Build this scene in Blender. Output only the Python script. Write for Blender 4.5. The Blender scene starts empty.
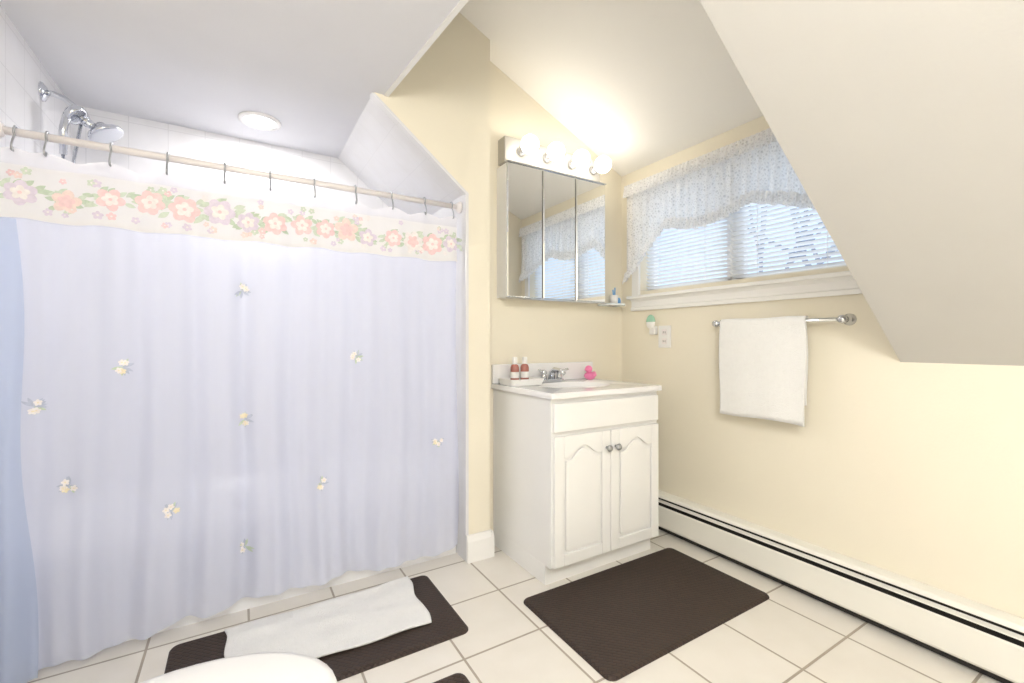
import bpy, bmesh, math, random
from mathutils import Vector, Matrix
random.seed(7)
S=bpy.context.scene
COL=S.collection
# ---------------- materials ----------------
def newmat(name,col,rough=0.5,metal=0.0,spec=0.5,bump=0.0,bscale=40,var=0.0,vscale=6,emit=None,estr=0,coat=0):
    m=bpy.data.materials.new(name); m.use_nodes=True
    nt=m.node_tree; N=nt.nodes; L=nt.links
    p=N['Principled BSDF']
    p.inputs['Base Color'].default_value=(*col,1)
    p.inputs['Roughness'].default_value=rough
    p.inputs['Metallic'].default_value=metal
    p.inputs['Specular IOR Level'].default_value=spec
    if coat: p.inputs['Coat Weight'].default_value=coat
    tc=N.new('ShaderNodeTexCoord')
    if var>0:
        n=N.new('ShaderNodeTexNoise'); n.inputs['Scale'].default_value=vscale; n.inputs['Detail'].default_value=4
        L.new(tc.outputs['Object'],n.inputs['Vector'])
        r=N.new('ShaderNodeValToRGB')
        r.color_ramp.elements[0].position=.3; r.color_ramp.elements[1].position=.7
        r.color_ramp.elements[0].color=(*[c*(1-var) for c in col],1)
        r.color_ramp.elements[1].color=(*[min(1,c*(1+var)) for c in col],1)
        L.new(n.outputs['Fac'],r.inputs['Fac']); L.new(r.outputs['Color'],p.inputs['Base Color'])
    if bump>0:
        n=N.new('ShaderNodeTexNoise'); n.inputs['Scale'].default_value=bscale; n.inputs['Detail'].default_value=3
        L.new(tc.outputs['Object'],n.inputs['Vector'])
        b=N.new('ShaderNodeBump'); b.inputs['Strength'].default_value=bump; b.inputs['Distance'].default_value=.01
        L.new(n.outputs['Fac'],b.inputs['Height']); L.new(b.outputs['Normal'],p.inputs['Normal'])
    if emit:
        p.inputs['Emission Color'].default_value=(*emit,1); p.inputs['Emission Strength'].default_value=estr
    return m
def brickmat(name,c1,c2,mort,w,h,ms,rough,loc=(0,0,0),rot=(0,0,0),off=0.0,spec=.5,bs=.4):
    m=newmat(name,c1,rough,spec=spec); nt=m.node_tree;N=nt.nodes;L=nt.links;p=N['Principled BSDF']
    tc=N.new('ShaderNodeTexCoord'); mp=N.new('ShaderNodeMapping'); b=N.new('ShaderNodeTexBrick')
    mp.inputs['Location'].default_value=loc; mp.inputs['Rotation'].default_value=rot
    b.offset=off; b.squash=1
    b.inputs['Scale'].default_value=1; b.inputs['Brick Width'].default_value=w; b.inputs['Row Height'].default_value=h
    b.inputs['Mortar Size'].default_value=ms; b.inputs['Mortar Smooth'].default_value=.2
    b.inputs['Color1'].default_value=(*c1,1); b.inputs['Color2'].default_value=(*c2,1); b.inputs['Mortar'].default_value=(*mort,1)
    L.new(tc.outputs['Object'],mp.inputs['Vector']); L.new(mp.outputs['Vector'],b.inputs['Vector'])
    n=N.new('ShaderNodeTexNoise'); n.inputs['Scale'].default_value=9; n.inputs['Detail'].default_value=5
    L.new(tc.outputs['Object'],n.inputs['Vector'])
    r=N.new('ShaderNodeValToRGB'); r.color_ramp.elements[0].color=(.91,.90,.87,1); r.color_ramp.elements[1].color=(1,1,1,1)
    L.new(n.outputs['Fac'],r.inputs['Fac'])
    mx=N.new('ShaderNodeMix'); mx.data_type='RGBA'; mx.blend_type='MULTIPLY'; mx.inputs[0].default_value=1
    L.new(b.outputs['Color'],mx.inputs[6]); L.new(r.outputs['Color'],mx.inputs[7]); L.new(mx.outputs[2],p.inputs['Base Color'])
    bp=N.new('ShaderNodeBump'); bp.invert=True; bp.inputs['Strength'].default_value=bs; bp.inputs['Distance'].default_value=.003
    L.new(b.outputs['Fac'],bp.inputs['Height']); L.new(bp.outputs['Normal'],p.inputs['Normal'])
    return m
def clothmat(name,col,transl,alpha):
    m=bpy.data.materials.new(name); m.use_nodes=True; nt=m.node_tree;N=nt.nodes;L=nt.links
    N.clear(); o=N.new('ShaderNodeOutputMaterial'); d=N.new('ShaderNodeBsdfDiffuse'); t=N.new('ShaderNodeBsdfTranslucent'); tr=N.new('ShaderNodeBsdfTransparent')
    m1=N.new('ShaderNodeMixShader'); m2=N.new('ShaderNodeMixShader')
    d.inputs['Color'].default_value=(*col,1); t.inputs['Color'].default_value=(*col,1)
    m1.inputs[0].default_value=transl; m2.inputs[0].default_value=alpha
    L.new(d.outputs[0],m1.inputs[1]); L.new(t.outputs[0],m1.inputs[2]); L.new(tr.outputs[0],m2.inputs[1]); L.new(m1.outputs[0],m2.inputs[2]); L.new(m2.outputs[0],o.inputs['Surface'])
    return m,m2
M={}
M['wall']=newmat('wall_paint_cream',(.89,.83,.69),.55,bump=.05,bscale=120,var=.01,vscale=2)
M['ceil']=newmat('ceiling_paint',(.81,.81,.84),.7,bump=.04,bscale=100,var=.01)
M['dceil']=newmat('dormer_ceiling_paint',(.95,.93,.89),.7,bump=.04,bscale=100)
M['slope']=newmat('sloped_ceiling_shaded_tone',(.65,.635,.605),.7,bump=.05,bscale=90,var=.01)  # albedo lowered so the colour itself holds the slope's shade
M['white']=newmat('white_trim_paint',(.92,.91,.89),.3,var=.01)
M['cab']=newmat('white_cabinet_thermofoil',(.93,.925,.91),.28,var=.008)
M['porc']=newmat('white_porcelain',(.93,.93,.94),.12,coat=.4,var=.005)
M['marble']=newmat('cultured_marble',(.92,.91,.91),.15,coat=.3,var=.02,vscale=5)
M['chrome']=newmat('chrome',(.68,.70,.74),.12,metal=1,var=.02)
M['mirror']=newmat('mirror_glass',(.93,.94,.94),.01,metal=1,var=.001)
M['barplate']=newmat('light_bar_satin',(.44,.42,.38),.45,metal=.3,var=.01)
M['dark']=newmat('dark_slot',(.025,.022,.02),.7,var=.1)
M['seam']=newmat('door_seam_grey',(.30,.29,.27),.5,var=.05)
M['heater']=newmat('heater_enamel',(.90,.88,.81),.35,var=.01)
TC1,TC2,TM=(.84,.84,.87),(.85,.85,.88),(.74,.74,.77)
M['tile']=brickmat('alcove_tile',TC1,TC2,(.80,.80,.83),.15,.15,.0012,.15,bs=.06)
M['tileb']=brickmat('alcove_tile_back',TC1,TC2,TM,.15,.15,.0018,.15,rot=(math.pi/2,0,0),bs=.15)
M['tilel']=brickmat('alcove_tile_side',TC1,TC2,TM,.15,.15,.0018,.15,rot=(0,math.pi/2,0),bs=.15)
M['floor']=brickmat('floor_tile',(.90,.86,.80),(.88,.84,.775),(.45,.39,.32),.305,.305,.0045,.3,loc=(-.03,-.139,0))
m=newmat('brown_woven_mat',(.055,.036,.028),.6); nt=m.node_tree;N=nt.nodes;L=nt.links
tc=N.new('ShaderNodeTexCoord');mp=N.new('ShaderNodeMapping');mp.inputs['Rotation'].default_value=(0,0,math.pi/4);b=N.new('ShaderNodeTexBrick')
b.inputs['Scale'].default_value=1;b.inputs['Brick Width'].default_value=.028;b.inputs['Row Height'].default_value=.014;b.inputs['Mortar Size'].default_value=.0022;b.inputs['Mortar Smooth'].default_value=.8
b.inputs['Color1'].default_value=(.052,.031,.022,1);b.inputs['Color2'].default_value=(.042,.025,.018,1);b.inputs['Mortar'].default_value=(.02,.012,.009,1)
L.new(tc.outputs['Object'],mp.inputs['Vector']);L.new(mp.outputs[0],b.inputs['Vector']);L.new(b.outputs['Color'],N['Principled BSDF'].inputs['Base Color'])
bp=N.new('ShaderNodeBump');bp.invert=True;bp.inputs['Strength'].default_value=.7;bp.inputs['Distance'].default_value=.003;L.new(b.outputs['Fac'],bp.inputs['Height']);L.new(bp.outputs[0],N['Principled BSDF'].inputs['Normal'])
M['mat']=m
M['terry']=newmat('white_terry',(.96,.955,.94),.95,bump=.6,bscale=230,var=.015,vscale=40,spec=.1)
M['bulb']=newmat('frosted_bulb',(1,.97,.92),.4,emit=(1,.94,.84),estr=9.5)
M['downl']=newmat('downlight_lens',(1,1,1),.4,emit=(1,.97,.96),estr=5)
M['curt'],_=clothmat('sheer_lavender_curtain',(.815,.845,.99),.38,.80)
M['liner'],_=clothmat('curtain_liner',(.68,.77,.97),.4,.70)
M['val'],_=clothmat('valance_cloth',(.95,.935,.93),.3,.97)
M['valw'],_=clothmat('valance_header',(.95,.94,.96),.4,.85)
M['lace'],mix=clothmat('lace_fabric',(.96,.96,.965),.40,.8)
nt=M['lace'].node_tree;N=nt.nodes;L=nt.links
tc=N.new('ShaderNodeTexCoord');v=N.new('ShaderNodeTexVoronoi');v.inputs['Scale'].default_value=75;v.feature='DISTANCE_TO_EDGE'
L.new(tc.outputs['Object'],v.inputs['Vector']);r=N.new('ShaderNodeValToRGB');r.color_ramp.elements[0].position=.04;r.color_ramp.elements[1].position=.4
r.color_ramp.elements[0].color=(.92,.92,.92,1);r.color_ramp.elements[1].color=(.62,.62,.62,1)
L.new(v.outputs['Distance'],r.inputs['Fac']);L.new(r.outputs['Color'],mix.inputs[0])
M['blind'],_=clothmat('blind_slat',(.93,.94,.96),.18,1.0)
for nm,c in dict(pink=(.92,.68,.69),peach=(.93,.76,.72),lilac=(.80,.72,.82),green=(.58,.67,.54),sage=(.68,.75,.64),yellow=(.90,.82,.62),creamf=(.95,.89,.88),bluegrey=(.52,.56,.68)).items():
    M[nm]=newmat('print_'+nm,c,.85,var=.08,vscale=80,spec=.1)
M['hotpink']=newmat('pink_plastic',(.9,.25,.48),.35,var=.02)
M['amber']=newmat('amber_soap',(.42,.16,.13),.2,var=.05)
M['label']=newmat('label_white',(.88,.87,.85),.5,var=.02)
M['plastic']=newmat('white_plastic',(.90,.89,.87),.35,var=.01)
M['rod']=newmat('rod_offwhite',(.90,.85,.84),.35,var=.02)
M['blue']=newmat('blue_plastic',(.15,.4,.75),.35,var=.02)
M['greenp']=newmat('green_gel',(.35,.6,.45),.25,var=.1)
M['steel']=newmat('brushed_nickel',(.45,.46,.48),.3,metal=1,var=.03)
M['glassshelf']=newmat('shelf_acrylic',(.85,.9,.92),.1,var=.01)
M['snowhouse']=newmat('outside_snowy_ground',(.85,.88,.92),.8,var=.05)
M['bark']=newmat('tree_bark',(.34,.38,.46),.9,var=.2,vscale=20)
M['filldome']=newmat('fill_dome_glow',(1,1,1),.4,emit=(1,.97,.93),estr=5)  # glow of the added fill dome, not a known lamp
m=bpy.data.materials.new('window_glass');m.use_nodes=True;nt=m.node_tree;N=nt.nodes;L=nt.links;N.clear()
o=N.new('ShaderNodeOutputMaterial');a=N.new('ShaderNodeBsdfTransparent');g=N.new('ShaderNodeBsdfGlossy');g.inputs['Roughness'].default_value=.02;x=N.new('ShaderNodeMixShader');x.inputs[0].default_value=.05
L.new(a.outputs[0],x.inputs[1]);L.new(g.outputs[0],x.inputs[2]);L.new(x.outputs[0],o.inputs['Surface']);M['glass']=m
# ---------------- mesh helpers ----------------
def group(name):
    e=bpy.data.objects.new(name,None); e.empty_display_size=.1; COL.objects.link(e); return e
def fin(name,bm,mats,parent=None,smooth=False,bevel=0,seg=2):
    me=bpy.data.meshes.new(name)
    if smooth!='keep': bmesh.ops.recalc_face_normals(bm,faces=bm.faces[:])
    bm.to_mesh(me); bm.free()
    if not isinstance(mats,(list,tuple)): mats=[mats]
    for k in mats: me.materials.append(M[k])
    ob=bpy.data.objects.new(name,me); COL.objects.link(ob)
    if smooth:
        for p in me.polygons: p.use_smooth=True
    if bevel:
        md=ob.modifiers.new('bev','BEVEL'); md.width=bevel; md.segments=seg; md.limit_method='ANGLE'; md.angle_limit=math.radians(40)
    if parent: ob.parent=parent
    return ob
def addbox(bm,a,b,mi=0):
    vs=[bm.verts.new((x,y,z)) for x in (a[0],b[0]) for y in (a[1],b[1]) for z in (a[2],b[2])]
    for f in ((0,1,3,2),(4,6,7,5),(0,4,5,1),(2,3,7,6),(0,2,6,4),(1,5,7,3)):
        fc=bm.faces.new([vs[i] for i in f]); fc.material_index=mi
def box(name,a,b,mat,parent=None,bevel=0):
    bm=bmesh.new(); addbox(bm,a,b); return fin(name,bm,mat,parent,bevel=bevel)
def boxes(name,lst,mat,parent=None,bevel=0):
    bm=bmesh.new()
    for t in lst: addbox(bm,*t)
    return fin(name,bm,mat,parent,bevel=bevel)
def addprism(bm,pts,axis,a,b,mi=0):
    def P(p,h):
        if axis=='Y': return (p[0],h,p[1])
        if axis=='Z': return (p[0],p[1],h)
        return (h,p[0],p[1])
    A=[bm.verts.new(P(p,a)) for p in pts]; B=[bm.verts.new(P(p,b)) for p in pts]
    fs=[bm.faces.new(A),bm.faces.new(B[::-1])]
    n=len(pts)
    for i in range(n): fs.append(bm.faces.new((A[i],B[i],B[(i+1)%n],A[(i+1)%n])))
    for f in fs: f.material_index=mi
def prism(name,pts,axis,a,b,mat,parent=None,bevel=0,seg=2,smooth=False):
    bm=bmesh.new(); addprism(bm,pts,axis,a,b); return fin(name,bm,mat,parent,bevel=bevel,seg=seg,smooth=smooth)
def addtube(bm,pts,r,seg=10,mi=0,caps=True):
    pts=[Vector(p) for p in pts]; rings=[]; prev=None
    for i,p in enumerate(pts):
        t=(pts[min(i+1,len(pts)-1)]-pts[max(i-1,0)]).normalized()
        if prev is None:
            u=t.cross(Vector((0,0,1)))
            if u.length<.1: u=t.cross(Vector((1,0,0)))
            u.normalize()
        else: u=(prev-t*prev.dot(t)).normalized()
        prev=u; w=t.cross(u); rr=r[i] if isinstance(r,(list,tuple)) else r
        rings.append([bm.verts.new(p+(u*math.cos(2*math.pi*k/seg)+w*math.sin(2*math.pi*k/seg))*rr) for k in range(seg)])
    for a,b in zip(rings,rings[1:]):
        for k in range(seg):
            f=bm.faces.new((a[k],a[(k+1)%seg],b[(k+1)%seg],b[k])); f.material_index=mi
    if caps:
        f=bm.faces.new(rings[0][::-1]); f.material_index=mi; f=bm.faces.new(rings[-1]); f.material_index=mi
def tube(name,pts,r,mat,parent=None,seg=12):
    bm=bmesh.new(); addtube(bm,pts,r,seg); return fin(name,bm,mat,parent,smooth=True)
def lathe(bm,prof,c,axis=(0,0,1),seg=24,mi=0):
    ax=Vector(axis).normalized(); u=ax.cross(Vector((0,1,0)))
    if u.length<.1: u=ax.cross(Vector((1,0,0)))
    u.normalize(); w=ax.cross(u); c=Vector(c); rings=[]
    for r,h in prof: rings.append([bm.verts.new(c+ax*h+(u*math.cos(2*math.pi*k/seg)+w*math.sin(2*math.pi*k/seg))*max(r,.0003)) for k in range(seg)])
    for a,b in zip(rings,rings[1:]):
        for k in range(seg):
            f=bm.faces.new((a[k],a[(k+1)%seg],b[(k+1)%seg],b[k])); f.material_index=mi
    f=bm.faces.new(rings[0][::-1]); f.material_index=mi; f=bm.faces.new(rings[-1]); f.material_index=mi
def lat(name,prof,c,mat,parent=None,axis=(0,0,1),seg=28):
    bm=bmesh.new(); lathe(bm,prof,c,axis,seg); return fin(name,bm,mat,parent,smooth=True)
def rrect(x0,y0,x1,y1,r,n=6):
    P=[]
    for cx,cy_,a in ((x1-r,y1-r,0),(x0+r,y1-r,90),(x0+r,y0+r,180),(x1-r,y0+r,270)):
        for i in range(n+1):
            t=math.radians(a+90*i/n); P.append((cx+r*math.cos(t),cy_+r*math.sin(t)))
    return P
def esplit(o,deg=35):
    md=o.modifiers.new('es','EDGE_SPLIT'); md.split_angle=math.radians(deg)
# ---------------- room shell ----------------
XL,XR,YB=-.65,2.06,2.057
CZ=2.13; KX=.55; KX2=.66
kz=.985; sl=.752
SX=.93; STY=1.95; AX0=.49; AZ1=1.776; ABY=2.76; CY=.66
def dz(x): return 2.10+.45*(XR-x)
box('floor',(-.85,-1.4,-.08),(2.26,2.95,0),'floor')
box('wall_left',(XL-.1,-1.3,0),(XL,STY,2.25),'wall')
box('wall_alcove_left',(XL-.1,STY,0),(XL,ABY+.1,2.25),'tilel')
box('wall_alcove_back',(XL,ABY,0),(SX+.2,ABY+.1,2.25),'tileb')
box('wall_front',(XL-.1,-1.3,0),(XR+.1,-1.2,2.25),'wall')
WY0,WY1,WZ0,WZ1=.79,1.90,1.36,1.95
boxes('wall_right',[((XR,-1.3,0),(XR+.12,2.2,WZ0)),((XR,-1.3,WZ1),(XR+.12,2.2,2.25)),((XR,-1.3,WZ0),(XR+.12,WY0,WZ1)),((XR,WY1,WZ0),(XR+.12,2.2,WZ1))],'wall')
box('wall_back',(1.058,YB,0),(XR,YB+.12,2.85),'wall')
bm=bmesh.new()
addprism(bm,[(AX0,CZ),(SX,AZ1),(SX,0),(1.058,0),(1.058,dz(1.058)+.1),(.5,dz(.5)+.1),(.5,CZ+.001)],'Y',STY,ABY)
bmesh.ops.recalc_face_normals(bm,faces=bm.faces[:])
for f in bm.faces:
    c=f.calc_center_median()
    if abs(f.normal.y)<.5 and (c.x<SX+.01): f.material_index=1
fin('wall_alcove_end',bm,['wall','tile'])
bm=bmesh.new()
addprism(bm,[(XL-.1,-1.3),(KX2-.01,-1.3),(KX2,CY),(KX,STY),(AX0+.005,STY),(AX0+.005,ABY+.1),(XL-.1,ABY+.1)],'Z',CZ,CZ+.08)
fin('ceiling',bm,'ceil')
x0=XR-(CZ-kz)/sl
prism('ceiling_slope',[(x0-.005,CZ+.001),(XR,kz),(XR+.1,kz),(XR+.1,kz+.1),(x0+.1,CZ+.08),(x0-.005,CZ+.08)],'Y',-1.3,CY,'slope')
prism('wall_dormer_cheek',[(KX2,CZ),(XR,kz+.1),(XR,dz(XR)+.02),(KX2-.1,dz(KX2)+.06),(KX2-.1,CZ)],'Y',CY-.08,CY-.001,'wall')
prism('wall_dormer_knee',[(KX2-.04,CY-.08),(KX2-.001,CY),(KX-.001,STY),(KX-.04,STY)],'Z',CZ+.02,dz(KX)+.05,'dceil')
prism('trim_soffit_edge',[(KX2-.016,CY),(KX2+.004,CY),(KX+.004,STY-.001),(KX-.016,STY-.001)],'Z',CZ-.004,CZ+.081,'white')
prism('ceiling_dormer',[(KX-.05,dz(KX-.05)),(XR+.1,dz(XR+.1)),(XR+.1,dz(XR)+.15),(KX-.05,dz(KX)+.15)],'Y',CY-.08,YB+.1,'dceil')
prism('trim_alcove_edge',[(AX0+.004,CZ-.002),(SX+.010,AZ1-.004),(SX+.010,.13),(SX-.006,.13),(SX-.006,AZ1-.010),(AX0-.010,CZ-.007)],'Y',STY-.004,STY+.035,'tile',bevel=.002)
prism('baseboard_alcove',[(STY,0),(STY-.017,0),(STY-.017,.10),(STY-.012,.112),(STY-.008,.128),(STY,.13)],'X',SX,1.058,'white')
prism('baseboard_back',[(1.058,0),(1.074,0),(1.074,.10),(1.066,.128),(1.058,.13)],'Y',STY-.017,YB,'white')
# ---------------- window ----------------
win=group('window_1')
fx=XR-.018
boxes('casing',[((fx,WY1,WZ0-.03),(XR,WY1+.055,WZ1+.055)),((fx,WY0-.055,WZ0-.03),(XR,WY0,WZ1+.055)),((fx,WY0,WZ1),(XR,WY1,WZ1+.055))],'white',win,bevel=.003)
boxes('stool',[((XR-.045,WY0-.09,1.315),(XR+.1,WY1+.075,1.335))],'white',win,bevel=.005)
prism('apron',[(XR,1.245),(XR-.02,1.245),(XR-.022,1.262),(XR-.014,1.268),(XR-.014,1.30),(XR-.026,1.315),(XR,1.315)],'Y',WY0-.075,WY1+.06,'white',win)
sx=XR+.075
ym=(WY0+WY1)/2
fr=[]
for a,b in ((WY0,ym-.01),(ym+.01,WY1)):
    fr+=[((sx,a,WZ0-.02),(sx+.035,a+.035,WZ1)),((sx,b-.035,WZ0-.02),(sx+.035,b,WZ1)),((sx,a,WZ0-.02),(sx+.035,b,WZ0+.03)),((sx,a,WZ1-.035),(sx+.035,b,WZ1))]
fr+=[((sx-.01,ym-.012,WZ0-.02),(sx+.04,ym+.012,WZ1))]
boxes('sash',fr,'white',win,bevel=.002)
box('pane',(sx+.015,WY0+.03,WZ0),(sx+.018,WY1-.03,WZ1-.03),'glass',win)
bl=group('window_blinds')
bm=bmesh.new()
z=WZ0+.02
while z<WZ1-.04:
    a=math.radians(-32); hw=.0118
    for ya,yb in ((WY0+.012,ym-.006),(ym+.006,WY1-.012)):
        pts=[]
        for k in range(4):
            s=(k/3*2-1)*hw; cv=.0016*(1-(s/hw)**2)
            pts.append((XR+.042+s*math.cos(a), z+s*math.sin(a)+cv))
        A=[bm.verts.new((p[0],ya,p[1])) for p in pts]; B=[bm.verts.new((p[0],yb,p[1])) for p in pts]
        for k in range(3): bm.faces.new((A[k],A[k+1],B[k+1],B[k]))
    z+=.0215
fin('slats',bm,'blind',bl,smooth='keep')
boxes('headrail',[((XR+.028,WY0+.01,WZ1-.035),(XR+.06,ym-.005,WZ1-.002)),((XR+.028,ym+.005,WZ1-.035),(XR+.06,WY1-.01,WZ1-.002)),((XR+.03,WY0+.01,WZ0-.01),(XR+.055,ym-.005,WZ0+.006)),((XR+.03,ym+.005,WZ0-.01),(XR+.055,WY1-.01,WZ0+.006))],'plastic',bl)
bm=bmesh.new()
for y in (WY0+.12,ym-.14,ym+.14,WY1-.12): addtube(bm,[(XR+.030,y,WZ0),(XR+.030,y,WZ1-.03)],.0012,6)
fin('cords',bm,'plastic',bl)
# lace valance
lace=group('lace_window_valance')
LY0,LY1=.74,1.965
def lb(u):
    s=1.70-.055*abs(math.sin(u*math.pi*2.5+.3))
    return s-.23*max(0,(u-.72)/.28)**1.3-.12*max(0,(.25-u)/.25)**1.3+.008*abs(math.sin(u*math.pi*22))
def grid(G,bm,nu,nv):
    for i in range(nu):
        for j in range(nv): bm.faces.new((G[i][j],G[i+1][j],G[i+1][j+1],G[i][j+1]))
def lx(u,v):
    amp=.007+.011*v
    return 2.010-.012*v+amp*math.sin(u*2*math.pi*20+1.5*math.sin(u*9)+v*1.3)*.7+.3*amp*math.sin(u*2*math.pi*47)
bm=bmesh.new(); nu,nv=240,26; G=[]
for i in range(nu+1):
    u=i/nu; y=LY0+(LY1-LY0)*u; row=[]
    for j in range(nv+1):
        v=j/nv; zt=1.985; z=zt+(lb(u)-zt)*v
        row.append(bm.verts.new((lx(u,v),y,z)))
    G.append(row)
grid(G,bm,nu,nv)
fin('lace_panel',bm,'lace',lace,smooth='keep')
for nm,fa_,fb_,am in (('lace_ruffle_bottom',lambda u:lb(u)+.045,lambda u:lb(u)-.015,.010),('lace_header',lambda u:1.998,lambda u:1.925,.006)):
    bm=bmesh.new(); G=[]
    for i in range(361):
        u=i/360; y=LY0+(LY1-LY0)*u; row=[]
        for j in range(5):
            v=j/4; z=fa_(u)+(fb_(u)-fa_(u))*v
            row.append(bm.verts.new((1.990-.01*v+am*(.4+v)*math.sin(u*2*math.pi*50),y,z)))
        G.append(row)
    grid(G,bm,360,4)
    fin(nm,bm,'lace',lace,smooth='keep')
tube('lace_rod',[(2.014,LY0-.02,1.955),(2.014,LY1+.02,1.955)],.006,'plastic',lace)
boxes('rod_brackets',[((2.008,LY1+.014,1.945),(XR,LY1+.026,1.965)),((2.008,LY0-.022,1.945),(XR,LY0-.012,1.965))],'steel',lace)
# ---------------- tub ----------------
tub=group('bathtub')
bm=bmesh.new()
tx0,tx1,ty0,ty1,tz=XL+.003,SX-.003,2.055,ABY-.003,.37
n=10
def loop(x0,y0,x1,y1,r,z): return [bm.verts.new((p[0],p[1],z)) for p in rrect(x0,y0,x1,y1,r,n)]
L0=loop(tx0,ty0+.006,tx1,ty1,.004,0); L1=loop(tx0,ty0+.006,tx1,ty1,.004,tz-.05); L1b=loop(tx0,ty0,tx1,ty1,.004,tz-.04); L2=loop(tx0,ty0,tx1,ty1,.008,tz-.008);L2b=loop(tx0+.006,ty0+.008,tx1-.006,ty1-.006,.01,tz)
L3=loop(tx0+.07,ty0+.07,tx1-.07,ty1-.05,.14,tz); L3b=loop(tx0+.08,ty0+.08,tx1-.08,ty1-.06,.14,tz-.015); L4=loop(tx0+.13,ty0+.12,tx1-.15,ty1-.10,.12,.09);L5=loop(tx0+.18,ty0+.17,tx1-.2,ty1-.15,.1,.06)
Ls=[L0,L1,L1b,L2,L2b,L3,L3b,L4,L5]
for a,b in zip(Ls,Ls[1:]):
    for k in range(len(a)): bm.faces.new((a[k],a[(k+1)%len(a)],b[(k+1)%len(a)],b[k]))
bm.faces.new(L5)
esplit(fin('tub_shell',bm,'porc',tub,smooth=True))
# ---------------- curtain ----------------
cur=group('shower_curtain')
RY,RZ=2.02,1.72
CX0,CX1=XL+.02,SX-.03
CT,CB=1.665,.05
def cy(x,z):
    t=min(1,max(0,(CT-z)/(CT-CB)))
    A=.011+.016*t
    ph=x*2*math.pi
    f=math.sin(ph/.21+1.8*math.sin(x*5+.5)+.6*t)+.35*math.sin(ph/.083+2*math.sin(x*3.1)+1.0*t)+.5*math.sin(ph/.43+.9+.6*t)*t
    top=max(0,1-t*5)
    return RY-.014-.038*t+A*f*(1-.5*top)*.8
def cxw(x,z):
    t=(CT-z)/(CT-CB)
    return x+.012*math.sin(z*4+x*7)*t
def cbot(x): return .074+.006*math.sin(x*7)+.006*math.sin(x*23)-.060*max(0,min(1,(-.15-x)/.4))
def sheet(name,xa,xb,mat,nx,nz,off,ztf,zbf):
    bm=bmesh.new(); G=[]
    for i in range(nx+1):
        x=xa+(xb-xa)*i/nx; a=ztf(x); b=zbf(x); row=[]
        for j in range(nz+1):
            z=a+(b-a)*j/nz
            row.append(bm.verts.new((max(XL+.01,min(cxw(x,z),SX-.012)),cy(x,z)+off,z)))
        G.append(row)
    grid(G,bm,nx,nz)
    return fin(name,bm,mat,cur,smooth='keep')
pxh=[16,48,112,168,225,270,314,355,391,424,451]
hx=[]
for p in pxh:
    k=(p-512)/448; hx.append((RY*(.5195+.8545*k))/(.8545-.5195*k))
def scal(x):
    d=min(abs(x-h) for h in hx); return CT-.022*min(1,d/.07)**1.3
sheet('curtain_panel',CX0,CX1,'curt',520,60,0,lambda x:scal(x)-.004,cbot)
sheet('valance_header',CX0,CX1,'valw',420,4,-.006,scal,lambda x:1.60)
def vb(x): return 1.446+.004*math.sin(x*30)
sheet('valance_band',CX0,CX1,'val',420,14,-.008,lambda x:1.612,vb)
sheet('valance_hem',CX0,CX1,'val',420,2,-.011,lambda x:vb(x)+.012,lambda x:vb(x)-.004)
bm=bmesh.new(); G=[]
for i in range(25):
    u=i/24; row=[]
    for j in range(41):
        t=j/40; z=1.44-(1.43)*t
        wd=.045+.05*t+.010*math.sin(t*9)
        X=XL+.012+wd*u
        Y=cy(X,z)-.012-.020*math.sin(u*math.pi)*(0.5+.6*t)-.014*t-.006*math.sin(u*9+t*4)*t
        row.append(bm.verts.new((X,Y,z)))
    G.append(row)
grid(G,bm,24,40); fin('liner_fold',bm,'liner',cur,smooth='keep')
bmf=bmesh.new(); order=['pink','peach','lilac','green','sage','yellow','creamf','bluegrey']
def onc(x,z,off): return (x,cy(x,z)+off,z)
def blob(x,z,rx,rz,ang,mi,off,n=10):
    c=bmf.verts.new(onc(x,z,off)); V=[]
    for k in range(n):
        t=2*math.pi*k/n; u=rx*math.cos(t); w=rz*math.sin(t)
        V.append(bmf.verts.new(onc(x+u*math.cos(ang)-w*math.sin(ang),z+u*math.sin(ang)+w*math.cos(ang),off)))
    for k in range(n):
        f=bmf.faces.new((c,V[k],V[(k+1)%n])); f.material_index=mi
def leaf(x,z,l,w,ang,mi,off):
    c=[]
    for k in range(9):
        t=k/8; c.append((l*t,w*math.sin(math.pi*t)))
    for k in range(7,0,-1):
        t=k/8; c.append((l*t,-w*math.sin(math.pi*t)))
    V=[bmf.verts.new(onc(x+a*math.cos(ang)-b*math.sin(ang),z+a*math.sin(ang)+b*math.cos(ang),off)) for a,b in c]
    f=bmf.faces.new(V); f.material_index=mi
def flower(x,z,R,mi,off,ctr=5,np=5):
    a0=random.random()*6
    for k in range(np):
        a=a0+2*math.pi*k/np
        blob(x+R*.55*math.cos(a),z+R*.55*math.sin(a),R*.52,R*.42,a,mi,off-.0006*(k%2))
    blob(x,z,R*.24,R*.24,0,ctr,off-.0016)
x=CX0+.045
while x<CX1-.035:
    z=random.uniform(1.510,1.555); R=random.uniform(.036,.048); mi=random.choice([0,0,1,2,6,2])
    for k in range(13):
        a=random.random()*6.28
        leaf(x+R*.8*math.cos(a)+random.uniform(-.025,.025),max(1.468,min(1.592,z+R*.6*math.sin(a))),R*.9,R*.2,a if abs(math.sin(a))<.7 else a*.4,random.choice([3,4,4]),-.0095)
    flower(x,z,R,mi,-.011,ctr=6,np=random.choice([5,6]))
    flower(x,z,R*.58,{0:6,1:0,2:6,6:0}[mi],-.0135,ctr=0)
    for k in range(4):
        xx=x+random.uniform(-.06,.07); zz=random.choice([random.uniform(1.466,1.49),random.uniform(1.575,1.600)])
        if CX0+.015<xx<CX1-.015: flower(xx,zz,random.uniform(.009,.014),random.choice([0,2,2,6,4,1]),-.0105,ctr=6)
    x+=random.uniform(.085,.11)
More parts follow.
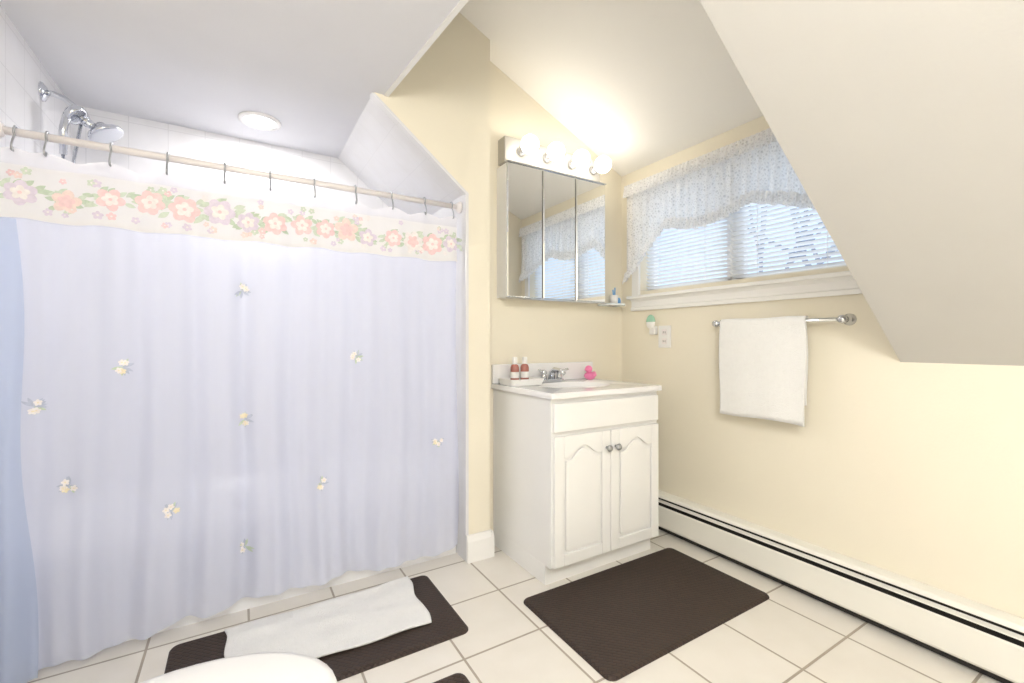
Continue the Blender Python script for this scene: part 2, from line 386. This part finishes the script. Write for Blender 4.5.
pos=[(242,290),(122,367),(357,357),(32,407),(245,420),(437,440),(70,485),(320,481),(172,509),(245,548)]
for (px,py) in pos:
    k=(px-512)/448; Yc=1.985
    X=(Yc*(.5195+.8545*k))/(.8545-.5195*k); d=X*.5195+Yc*.8545; Z=1.06-(py-341.5)*d/448
    for q in range(8):
        a=random.random()*6.28; leaf(X,Z,.032,.0045,a,random.choice([7,3,7]),-.003)
    for q in range(4):
        a=random.random()*6.28; flower(X+.015*math.cos(a),Z+.015*math.sin(a),.010,random.choice([6,6,5,6]),-.005,ctr=5)
fin('printed_flowers',bmf,order,cur,smooth='keep')
rod=group('shower_curtain_rod')
tube('rod_tube',[(XL+.004,RY,RZ),(SX-.004,RY,RZ)],.0125,'rod',rod,seg=16)
lat('rod_flange_a',[(.028,0),(.028,.006),(.018,.02),(.014,.022)],(XL+.001,RY,RZ),'rod',rod,axis=(1,0,0))
lat('rod_flange_b',[(.028,0),(.028,.006),(.018,.02),(.014,.022)],(SX-.001,RY,RZ),'rod',rod,axis=(-1,0,0))
bm=bmesh.new()
for h in hx:
    P=[]
    for i in range(13):
        a=math.radians(-50+ i*(250/12)); P.append((h,RY-math.cos(a)*.018,RZ+math.sin(a)*.018))
    P=P[::-1]
    pts=P+[(h,RY-.024,RZ-.03),(h,RY-.034,RZ-.052),(h,RY-.032,RZ-.066),(h,RY-.020,RZ-.066),(h,RY-.014,RZ-.054)]
    addtube(bm,pts,.0032,6)
fin('curtain_hooks',bm,'steel',cur,smooth=True)
# ---------------- shower head ----------------
sh=group('shower_head')
fy=2.41
lat('wall_flange',[(.036,0),(.034,.006),(.02,.014),(.012,.016)],(XL,fy,2.02),'chrome',sh,axis=(1,0,0))
pts=[(XL+.005,fy,2.02),(XL+.035,fy,2.02),(XL+.065,fy,2.01),(XL+.09,fy,1.99),(XL+.11,fy,1.965)]
tube('arm',pts,.011,'chrome',sh)
bm=bmesh.new(); lathe(bm,[(.01,-.03),(.02,-.022),(.024,0),(.02,.022),(.01,.03)],(XL+.115,fy,1.95),(.5,0,-1)); lathe(bm,[(.013,-.02),(.018,0),(.013,.02)],(XL+.135,fy,1.93),(1,0,-.5))
fin('diverter',bm,'chrome',sh,smooth=True)
lat('spray_head',[(.014,-.04),(.02,-.03),(.034,-.018),(.058,-.004),(.062,.006),(.058,.012),(.05,.013),(.02,.014)],(XL+.185,fy,1.905),'chrome',sh,axis=(.55,-.1,-1))
bm=bmesh.new(); addtube(bm,[(XL+.10,fy-.02,1.955),(XL+.085,fy-.055,1.93),(XL+.075,fy-.06,1.87),(XL+.07,fy-.04,1.78)],[.012,.014,.012,.011],10)
lathe(bm,[(.012,-.03),(.03,-.015),(.04,0),(.038,.012),(.03,.014)],(XL+.105,fy-.045,1.94),(.8,-.2,-.7))
addtube(bm,[(XL+.07,fy-.04,1.79),(XL+.06,fy-.02,1.4),(XL+.07,fy,1.0),(XL+.05,fy+.03,.75),(XL+.035,fy+.06,1.0),(XL+.04,fy+.04,1.5),(XL+.11,fy+.01,1.93)],.006,8)
fin('hand_shower',bm,'chrome',sh,smooth=True)
dl=group('recessed_downlight')
dx,dy=.085,2.49
lat('trim_ring',[(.092,-.001),(.092,-.006),(.072,-.010),(.068,-.004),(.068,-.001)],(dx,dy,CZ),'plastic',dl,seg=48)
lat('lens',[(.069,-.003),(.069,-.006),(.01,-.0065)],(dx,dy,CZ),'downl',dl,seg=48)
# ---------------- vanity ----------------
van=group('bathroom_vanity')
VX0,VX1,VY0,VY1,VT=1.134,1.793,1.546,YB-.002,.815
boxes('carcass',[((VX0,VY0+.001,.086),(VX1,VY1,VT)),((VX0,VY0+.042,0),(VX1,VY1,.086))],'cab',van,bevel=.0015)
fy0=VY0-.018
box('false_drawer',(VX0+.008,fy0,.668),(VX1-.008,VY0,.795),'cab',van,bevel=.006)
cx=(VX0+VX1)/2
for nme,a,b in (('door_left',VX0+.008,cx-.002),('door_right',cx+.002,VX1-.008)):
    z0,z1=.092,.652; st=.05
    bm=bmesh.new()
    addbox(bm,(a,VY0-.006,z0),(b,VY0,z1))
    addbox(bm,(a,fy0,z0),(a+st,VY0-.006,z1)); addbox(bm,(b-st,fy0,z0),(b,VY0-.006,z1)); addbox(bm,(a+st,fy0,z0),(b-st,VY0-.006,z0+st))
    xm=(a+b)/2; hw=(b-a)/2-st; zs=z1-st-.045; rise=.045
    def arch(u):
        u=abs(u)
        return zs if u>.85 else zs+rise*(0.5+0.5*math.cos(math.pi*u/.85))
    pts=[(a+st,z1)]+[(xm+hw*u,arch(u)) for u in [(-1+2*i/24) for i in range(25)]]+[(b-st,z1)]
    addprism(bm,pts,'Y',fy0,VY0-.006)
    fin(nme+'_frame',bm,'cab',van,bevel=.003)
    g=.012
    pts=[(xm-hw+g,z0+st+g)]+[(xm+(hw-g)*u,arch(u)-g) for u in [(-1+2*i/24) for i in range(25)]]+[(xm+hw-g,z0+st+g)]
    prism(nme+'_panel',pts,'Y',fy0+.001,VY0-.006,'cab',van,bevel=.008,seg=3)
bm=bmesh.new()
for kx in (cx-.028,cx+.028): lathe(bm,[(.006,0),(.006,.012),(.014,.018),(.016,.024),(.012,.03),(.002,.032)],(kx,fy0,.575),(0,-1,0),20)
fin('door_knobs',bm,'steel',van,smooth=True)
cxs,cys=1.46,1.79; ra,rb=.20,.145
CT0=(VX0-.012,VY0-.022,VX1+.01,VY1); zt=.84
bm=bmesh.new(); n=64; inn=[];out=[]
for k in range(n):
    t=2*math.pi*k/n; c,s=math.cos(t),math.sin(t)
    inn.append((cxs+ra*c,cys+rb*s))
    sc_=min(((CT0[2]-cxs)/c if c>1e-6 else ((CT0[0]-cxs)/c if c<-1e-6 else 9)),((CT0[3]-cys)/s if s>1e-6 else ((CT0[1]-cys)/s if s<-1e-6 else 9)))
    out.append([cxs+sc_*c,cys+sc_*s])
for cx_,cy_ in ((CT0[0],CT0[1]),(CT0[2],CT0[1]),(CT0[2],CT0[3]),(CT0[0],CT0[3])):
    i=min(range(n),key=lambda i:(out[i][0]-cx_)**2+(out[i][1]-cy_)**2); out[i]=[cx_,cy_]
def ring(P,z): return [bm.verts.new((p[0],p[1],z)) for p in P]
def sc(P,f): return [(cxs+(p[0]-cxs)*f,cys+(p[1]-cys)*f) for p in P]
R=[ring(out,VT),ring(out,zt-.004),ring(sc(out,.994),zt),ring(sc(inn,1.05),zt),ring(inn,zt-.006),ring(sc(inn,.9),zt-.05),ring(sc(inn,.65),zt-.09),ring(sc(inn,.15),zt-.105)]
for a,b in zip(R,R[1:]):
    for k in range(n): bm.faces.new((a[k],a[(k+1)%n],b[(k+1)%n],b[k]))
bm.faces.new(R[-1])
esplit(fin('countertop_basin',bm,'marble',van,smooth=True))
box('sink_backsplash',(CT0[0],VY1-.02,zt+.0005),(CT0[2],VY1,zt+.10),'marble',None,bevel=.004)
fa=group('bathroom_faucet'); fyy=1.985
bm=bmesh.new(); addprism(bm,rrect(cxs-.078,fyy-.026,cxs+.078,fyy+.026,.025),'Z',zt+.0005,zt+.016)
fin('base_plate',bm,'chrome',fa,bevel=.005)
tube('spout',[(cxs,fyy,zt+.014),(cxs,fyy-.005,zt+.05),(cxs,fyy-.03,zt+.068),(cxs,fyy-.075,zt+.066),(cxs,fyy-.11,zt+.052)],[.02,.017,.014,.012,.011],'chrome',fa,seg=14)
bm=bmesh.new()
for s in (-1,1):
    lathe(bm,[(.018,0),(.016,.018),(.012,.026),(.018,.034),(.018,.046),(.008,.052)],(cxs+s*.052,fyy,zt+.015),(0,0,1),18)
    addtube(bm,[(cxs+s*.052,fyy,zt+.054),(cxs+s*.078,fyy-.012,zt+.062),(cxs+s*.1,fyy-.02,zt+.068)],[.009,.007,.006],10)
fin('handles',bm,'chrome',fa,smooth=True)
tr=group('soap_tray')
bm=bmesh.new()
TX0,TX1,TY0,TY1=VX0+.0,VX0+.20,1.86,2.02
lp=[rrect(TX0+.01,TY0+.01,TX1-.01,TY1-.01,.02),rrect(TX0,TY0,TX1,TY1,.025),rrect(TX0+.004,TY0+.004,TX1-.004,TY1-.004,.022),rrect(TX0+.012,TY0+.012,TX1-.012,TY1-.012,.02)]
zz=[zt+.0005,zt+.032,zt+.032,zt+.01]
RR=[[bm.verts.new((p[0],p[1],z)) for p in P] for P,z in zip(lp,zz)]
for a,b in zip(RR,RR[1:]):
    for k in range(len(a)): bm.faces.new((a[k],a[(k+1)%len(a)],b[(k+1)%len(a)],b[k]))
bm.faces.new(RR[0]);bm.faces.new(RR[-1]); fin('tray_dish',bm,'plastic',tr)
for i,bx in enumerate((VX0+.065,VX0+.125)):
    g=group('soap_bottle')
    lat('bottle_body',[(.018,0),(.022,.004),(.022,.078),(.017,.09),(.009,.094)],(bx,1.945,zt+.0105),'amber',g,seg=20)
    lat('bottle_label',[(.0226,.024),(.0226,.025),(.0226,.054),(.0226,.055)],(bx,1.945,zt+.0105),'label',g,seg=20)
    lat('bottle_cap',[(.012,.094),(.013,.096),(.013,.126),(.010,.130)],(bx,1.945,zt+.0105),'plastic',g,seg=20)
lat('soap_bar_dish',[(.02,0),(.03,.004),(.032,.014),(.02,.02)],(VX0+.172,1.9,zt+.0105),'label',tr)
du=group('rubber_duck')
bm=bmesh.new()
def ico(bm,c,s,sub=3):
    r=bmesh.ops.create_icosphere(bm,subdivisions=sub,radius=1); bmesh.ops.scale(bm,vec=s,verts=r['verts']); bmesh.ops.translate(bm,vec=c,verts=r['verts']); return r['verts']
for v in ico(bm,(1.715,1.96,zt+.0245),(.038,.028,.024)):
    if v.co.x>1.735: v.co.z+=(v.co.x-1.735)*.9
ico(bm,(1.70,1.955,zt+.063),(.021,.021,.021)); ico(bm,(1.679,1.948,zt+.06),(.014,.012,.005),2)
for s in (-1,1): ico(bm,(1.722,1.96+s*.026,zt+.03),(.02,.006,.012),2)
fin('duck_body',bm,'hotpink',du,smooth=True)
# ---------------- medicine cabinet ----------------
mc=group('mirrored_medicine_cabinet')
MX0,MX1,MY,MZ0,MZ1=1.153,1.824,1.945,1.285,1.972
box('cabinet_box',(MX0+.003,MY+.014,MZ0+.003),(MX1-.003,YB-.001,MZ1-.003),'plastic',mc,bevel=.002)
box('door_reveal',(MX0+.006,MY+.0115,MZ0+.005),(MX1-.006,MY+.0135,MZ1-.005),'seam',mc)
w=(MX1-MX0)/3
for i in range(3):
    a=MX0+w*i+.003; b=MX0+w*(i+1)-.003
    box('mirror_door_%d'%(i+1),(a,MY,MZ0),(b,MY+.011,MZ1),'mirror',mc,bevel=.008).modifiers['bev'].segments=1
boxes('mirror_rails',[((MX0,MY-.003,MZ0-.006),(MX1,MY+.012,MZ0-.0005)),((MX0,MY-.003,MZ1+.0005),(MX1,MY+.012,MZ1+.006))],'chrome',mc)
lb_=group('vanity_light_bar')
box('bar_plate',(MX0+.01,1.985,1.985),(MX1-.01,YB-.001,2.12),'barplate',lb_,bevel=.004)
for i,bx in enumerate((1.262,1.427,1.600,1.758)):
    lat('socket_%d'%(i+1),[(.026,0),(.026,.012),(.02,.02),(.018,.04)],(bx,1.985,2.055),'chrome',lb_,axis=(0,-1,0))
    bm=bmesh.new(); r=bmesh.ops.create_uvsphere(bm,u_segments=28,v_segments=18,radius=.047); bmesh.ops.translate(bm,vec=(bx,1.90,2.062),verts=r['verts'])
    fin('globe_bulb_%d'%(i+1),bm,'bulb',lb_,smooth=True)
cs=group('corner_shelf')
prism('shelf_plate',[(1.86,YB-.001),(XR-.046,YB-.001),(XR-.046,1.98),(1.96,1.93),(1.86,1.95)],'Z',1.275,1.287,'glassshelf',cs,bevel=.002)
tb=group('toothbrush_cup')
lat('cup',[(.022,0),(.026,.05),(.024,.05),(.02,.004)],(1.925,1.985,1.2875),'label',tb)
tube('brush_handle',[(1.925,1.985,1.292),(1.912,1.98,1.37)],.004,'blue',tb)
tube('brush_handle_b',[(1.93,1.985,1.292),(1.94,1.992,1.385)],.004,'blue',tb)
g=group('soap_dispenser'); lat('blue_body',[(.014,0),(.016,.02),(.012,.035),(.005,.04)],(1.975,2.0,1.2875),'blue',g)
# ---------------- outlet & night light ----------------
sw=group('wall_outlet')
box('plate',(XR-.006,1.675,1.025),(XR,1.762,1.15),'plastic',sw,bevel=.003)
boxes('receptacles',[((XR-.0085,1.702,1.045),(XR-.006,1.735,1.078)),((XR-.0085,1.702,1.095),(XR-.006,1.735,1.13))],'rod',sw,bevel=.001)
boxes('slots',[((XR-.0088,1.71+q,zq),(XR-.0084,1.713+q,zq+.012)) for q in (0,.013) for zq in (1.056,1.106)],'dark',sw)
nl=group('plug_in_night_light')
box('plug_body',(XR-.035,1.767,1.10),(XR-.0005,1.805,1.15),'plastic',nl,bevel=.006)
bm=bmesh.new(); ico(bm,(XR-.042,1.785,1.172),(.018,.03,.042))
for f in bm.faces: f.material_index=1 if f.calc_center_median().z>1.172 else 0
fin('gel_shell',bm,['plastic','greenp'],nl,smooth=True)
# ---------------- towel bar & towel ----------------
tbar=group('towel_bar'); bX,bZ=2.0,1.147
tube('bar',[(bX,.82,bZ),(bX,1.36,bZ)],.008,'chrome',tbar)
for i,y in enumerate((.82,1.36)):
    lat('post_%d'%(i+1),[(.024,0),(.023,.006),(.014,.012),(.011,.03),(.013,.05),(.017,.06),(.014,.072),(.004,.076)],(XR,y,bZ),'chrome',tbar,axis=(-1,0,0))
tw=group('hand_towel')
bm=bmesh.new(); G=[]; ny=60
prof=[]
for i in range(21): prof.append((-1,.72+ (bZ-.72)*i/20))
for i in range(1,8): prof.append(('arc',math.pi-math.pi*i/8))
for i in range(21): prof.append((1,bZ-(bZ-.80)*i/20))
for i in range(ny+1):
    v=i/ny; y=.945+.383*v; row=[]
    for j,(k,zv) in enumerate(prof):
        if k=='arc': X=bX+.016*math.cos(zv); Z=bZ+.016*math.sin(zv)+.002*math.sin(v*9); k=0
        else:
            drop=(bZ-zv)/(bZ-.72)
            X=bX+k*.016+(-.012*drop if k<0 else .004*drop)+(.006*math.sin(v*7+1)+.004*math.sin(v*15))*drop
            Z=zv+(.006*math.sin(v*5)-.01*(1-v))*drop
        yy=y+(.004*math.sin(Z*14)*(1 if v>.5 else -1))*abs(2*v-1)+.012*(1-v)*(1 if k==1 else 0)
        row.append(bm.verts.new((X,yy,Z)))
    G.append(row)
grid(G,bm,ny,len(prof)-1)
o=fin('towel_cloth',bm,'terry',tw,smooth='keep'); md=o.modifiers.new('s','SOLIDIFY'); md.thickness=.007; md.offset=0
# ---------------- baseboard heater ----------------
ht=group('baseboard_heater')
HX=1.99; HY0,HY1=-1.15,YB-.003
def pr(name,pts,mat): prism(name,pts,'Y',HY0,HY1,mat,ht)
pr('back_plate',[(XR-.001,.015),(XR-.001,.208),(XR-.006,.208),(XR-.006,.015)],'heater')
pr('top_cover',[(XR-.006,.208),(XR-.006,.202),(HX+.014,.196),(HX+.008,.190),(HX+.004,.193),(HX+.010,.202),(HX+.016,.206)],'heater')
pr('damper',[(HX+.016,.172),(HX+.004,.166),(HX+.004,.172),(HX+.016,.178)],'heater')
pr('front_cover',[(HX+.006,.148),(HX,.142),(HX,.040),(HX+.008,.030),(HX+.012,.035),(HX+.004,.045),(HX+.004,.14),(HX+.009,.146)],'heater')
pr('interior',[(XR-.007,.19),(HX+.026,.188),(HX+.026,.004),(XR-.007,.004)],'dark')
# ---------------- mats ----------------
def fmat(x0,y0,x1,y1):
    g=group('brown_floor_mat')
    bm=bmesh.new()
    P=[rrect(x0,y0,x1,y1,.03),rrect(x0,y0,x1,y1,.03),rrect(x0+.004,y0+.004,x1-.004,y1-.004,.027),rrect(x0+.012,y0+.012,x1-.012,y1-.012,.02)]
    zz=[.0005,.004,.009,.0125]
    RR=[[bm.verts.new((p[0],p[1],z)) for p in Q] for Q,z in zip(P,zz)]
    for a,b in zip(RR,RR[1:]):
        for k in range(len(a)): bm.faces.new((a[k],a[(k+1)%len(a)],b[(k+1)%len(a)],b[k]))
    bm.faces.new(RR[0]); bm.faces.new(RR[-1]); fin('mat_body',bm,'mat',g)
fmat(.98,1.025,1.885,1.543)
fmat(-.205,1.475,.722,1.935)
fmat(.23,.72,.61,1.31)
wt=group('white_bath_towel')
bm=bmesh.new(); G=[]; nx,ny=90,60
c00=(-.02,1.60);c10=(.61,1.575);c01=(-.05,1.915);c11=(.63,1.925)
for i in range(nx+1):
    u=i/nx; row=[]
    for j in range(ny+1):
        v=j/ny
        X=(c00[0]*(1-u)+c10[0]*u)*(1-v)+(c01[0]*(1-u)+c11[0]*u)*v
        Y=(c00[1]*(1-u)+c10[1]*u)*(1-v)+(c01[1]*(1-u)+c11[1]*u)*v
        X+=.008*math.sin(v*9)*(abs(2*u-1)); Y+=.006*math.sin(u*6+1)*abs(2*v-1)
        Z=.0195+.0022*math.sin(u*17+v*5)+.002*math.sin(v*19-u*7)+.004*max(0,math.sin(u*5+v*9))**3
        row.append(bm.verts.new((X,Y,Z)))
    G.append(row)
grid(G,bm,nx,ny)
o=fin('towel_sheet',bm,'terry',wt,smooth='keep'); md=o.modifiers.new('s','SOLIDIFY'); md.thickness=.006; md.offset=0
# ---------------- toilet ----------------
to=group('toilet'); TYc=.905
def egg(bm,cx,rb,rf,ry,z,n=48):
    V=[]
    for k in range(n):
        t=2*math.pi*k/n; c=math.cos(t); s=math.sin(t)
        X=cx+(rf*c if c>0 else rb*c)
        sgn=1 if s>=0 else -1
        V.append(bm.verts.new((X,TYc+ry*(sgn*abs(s)**(.85 if c<0 else 1.0)),z)))
    return V
def loft(name,secs,mat):
    bm=bmesh.new(); RR=[egg(bm,*s) for s in secs]
    for a,b in zip(RR,RR[1:]):
        for k in range(len(a)): bm.faces.new((a[k],a[(k+1)%len(a)],b[(k+1)%len(a)],b[k]))
    bm.faces.new(RR[0]); bm.faces.new(RR[-1]); return fin(name,bm,mat,to,smooth=True)
loft('bowl',[(-.2,.22,.20,.105,0),(-.2,.22,.20,.10,.03),(-.2,.2,.17,.09,.12),(-.17,.2,.20,.11,.22),(-.13,.22,.26,.16,.32),(-.11,.24,.265,.18,.375),(-.11,.24,.265,.18,.385)],'porc')
loft('seat',[(-.105,.22,.262,.182,.386),(-.105,.225,.267,.187,.392),(-.105,.22,.264,.184,.401),(-.105,.2,.25,.17,.402)],'plastic')
loft('lid',[(-.105,.22,.257,.18,.403),(-.105,.225,.265,.187,.408),(-.105,.222,.262,.184,.418),(-.105,.205,.247,.17,.423),(-.105,.1,.13,.09,.426)],'plastic')
prism('tank',rrect(XL+.01,.66,XL+.21,1.10,.03),'Z',.37,.74,'porc',to,bevel=.01)
prism('tank_lid',rrect(XL+.004,.65,XL+.22,1.11,.03),'Z',.74,.775,'porc',to,bevel=.008)
prism('tank_neck',rrect(XL+.05,.76,-.3,1.0,.03),'Z',.0,.372,'porc',to,bevel=.01)
tube('flush_lever',[(XL+.21,1.05,.69),(XL+.235,1.05,.69),(XL+.24,.98,.685)],.007,'chrome',to)
cf=group('added_fill_fixture')  # made-up fixture behind the camera, added to carry the fill light
lat('fill_fixture_base',[(.16,0),(.16,-.02),(.15,-.025)],(.05,-.55,CZ),'steel',cf,seg=40)
lat('fill_fixture_dome',[(.15,-.02),(.145,-.05),(.11,-.075),(.05,-.088),(.005,-.09)],(.05,-.55,CZ),'filldome',cf,seg=40)
# ---------------- outside ----------------
tree=group('bare_tree')
bm=bmesh.new()
def branch(p,d,l,r,dep):
    q=p+d*l; addtube(bm,[p,p+d*l*.5+Vector((random.uniform(-.05,.05),random.uniform(-.05,.05),0)),q],[r,r*.8,r*.65],6,caps=False)
    if dep>0:
        for k in range(3):
            nd=(d+Vector((random.uniform(-.7,.7),random.uniform(-.8,.8),random.uniform(-.1,.5)))).normalized()
            branch(q,nd,l*.72,r*.62,dep-1)
branch(Vector((8.0,2.6,-3.0)),Vector((0,0,1)),3.4,.10,5)
branch(Vector((9.5,5.4,-3.0)),Vector((0,0,1)),3.4,.10,5)
fin('trunk_and_branches',bm,'bark',tree)
box('ground_outside',(2.6,-12,-3.2),(30,25,-3.0),'snowhouse')
# ---------------- world & lights ----------------
w=bpy.data.worlds.new('World'); S.world=w; w.use_nodes=True
bg=w.node_tree.nodes['Background']; bg.inputs['Color'].default_value=(.62,.79,1,1); bg.inputs['Strength'].default_value=1.35
def light(name,typ,loc,en,col,size=.1,rot=(0,0,0),shape=None):
    l=bpy.data.lights.new(name,typ); l.energy=en; l.color=col
    if typ=='AREA':
        l.size=size
        if shape: l.shape=shape
    else: l.shadow_soft_size=size
    o=bpy.data.objects.new(name,l); o.location=loc; o.rotation_euler=rot; COL.objects.link(o); return o
light('downlight_lamp','AREA',(dx,dy,CZ-.012),7,(1,.98,.98),.13,shape='DISK')
light('unseen_fill_lamp','POINT',(.05,-.55,CZ-.22),59,(.97,.98,1),.16)  # added fill lamp, out of view behind the camera
# open-sky daylight falling on the window from high outside
light('window_daylight','AREA',(XR+1.1,1.35,3.2),45,(.78,.88,1),1.3,(0,math.radians(35),0))
# ---------------- camera ----------------
cam=bpy.data.cameras.new('camera'); cam.sensor_width=36; cam.lens=15.75; cam.clip_start=.02
co=bpy.data.objects.new('camera',cam); co.location=(0,0,1.06); co.rotation_euler=(math.radians(90),0,math.radians(-31.3)); COL.objects.link(co); S.camera=co
S.view_settings.view_transform='Standard'; S.view_settings.exposure=0.08
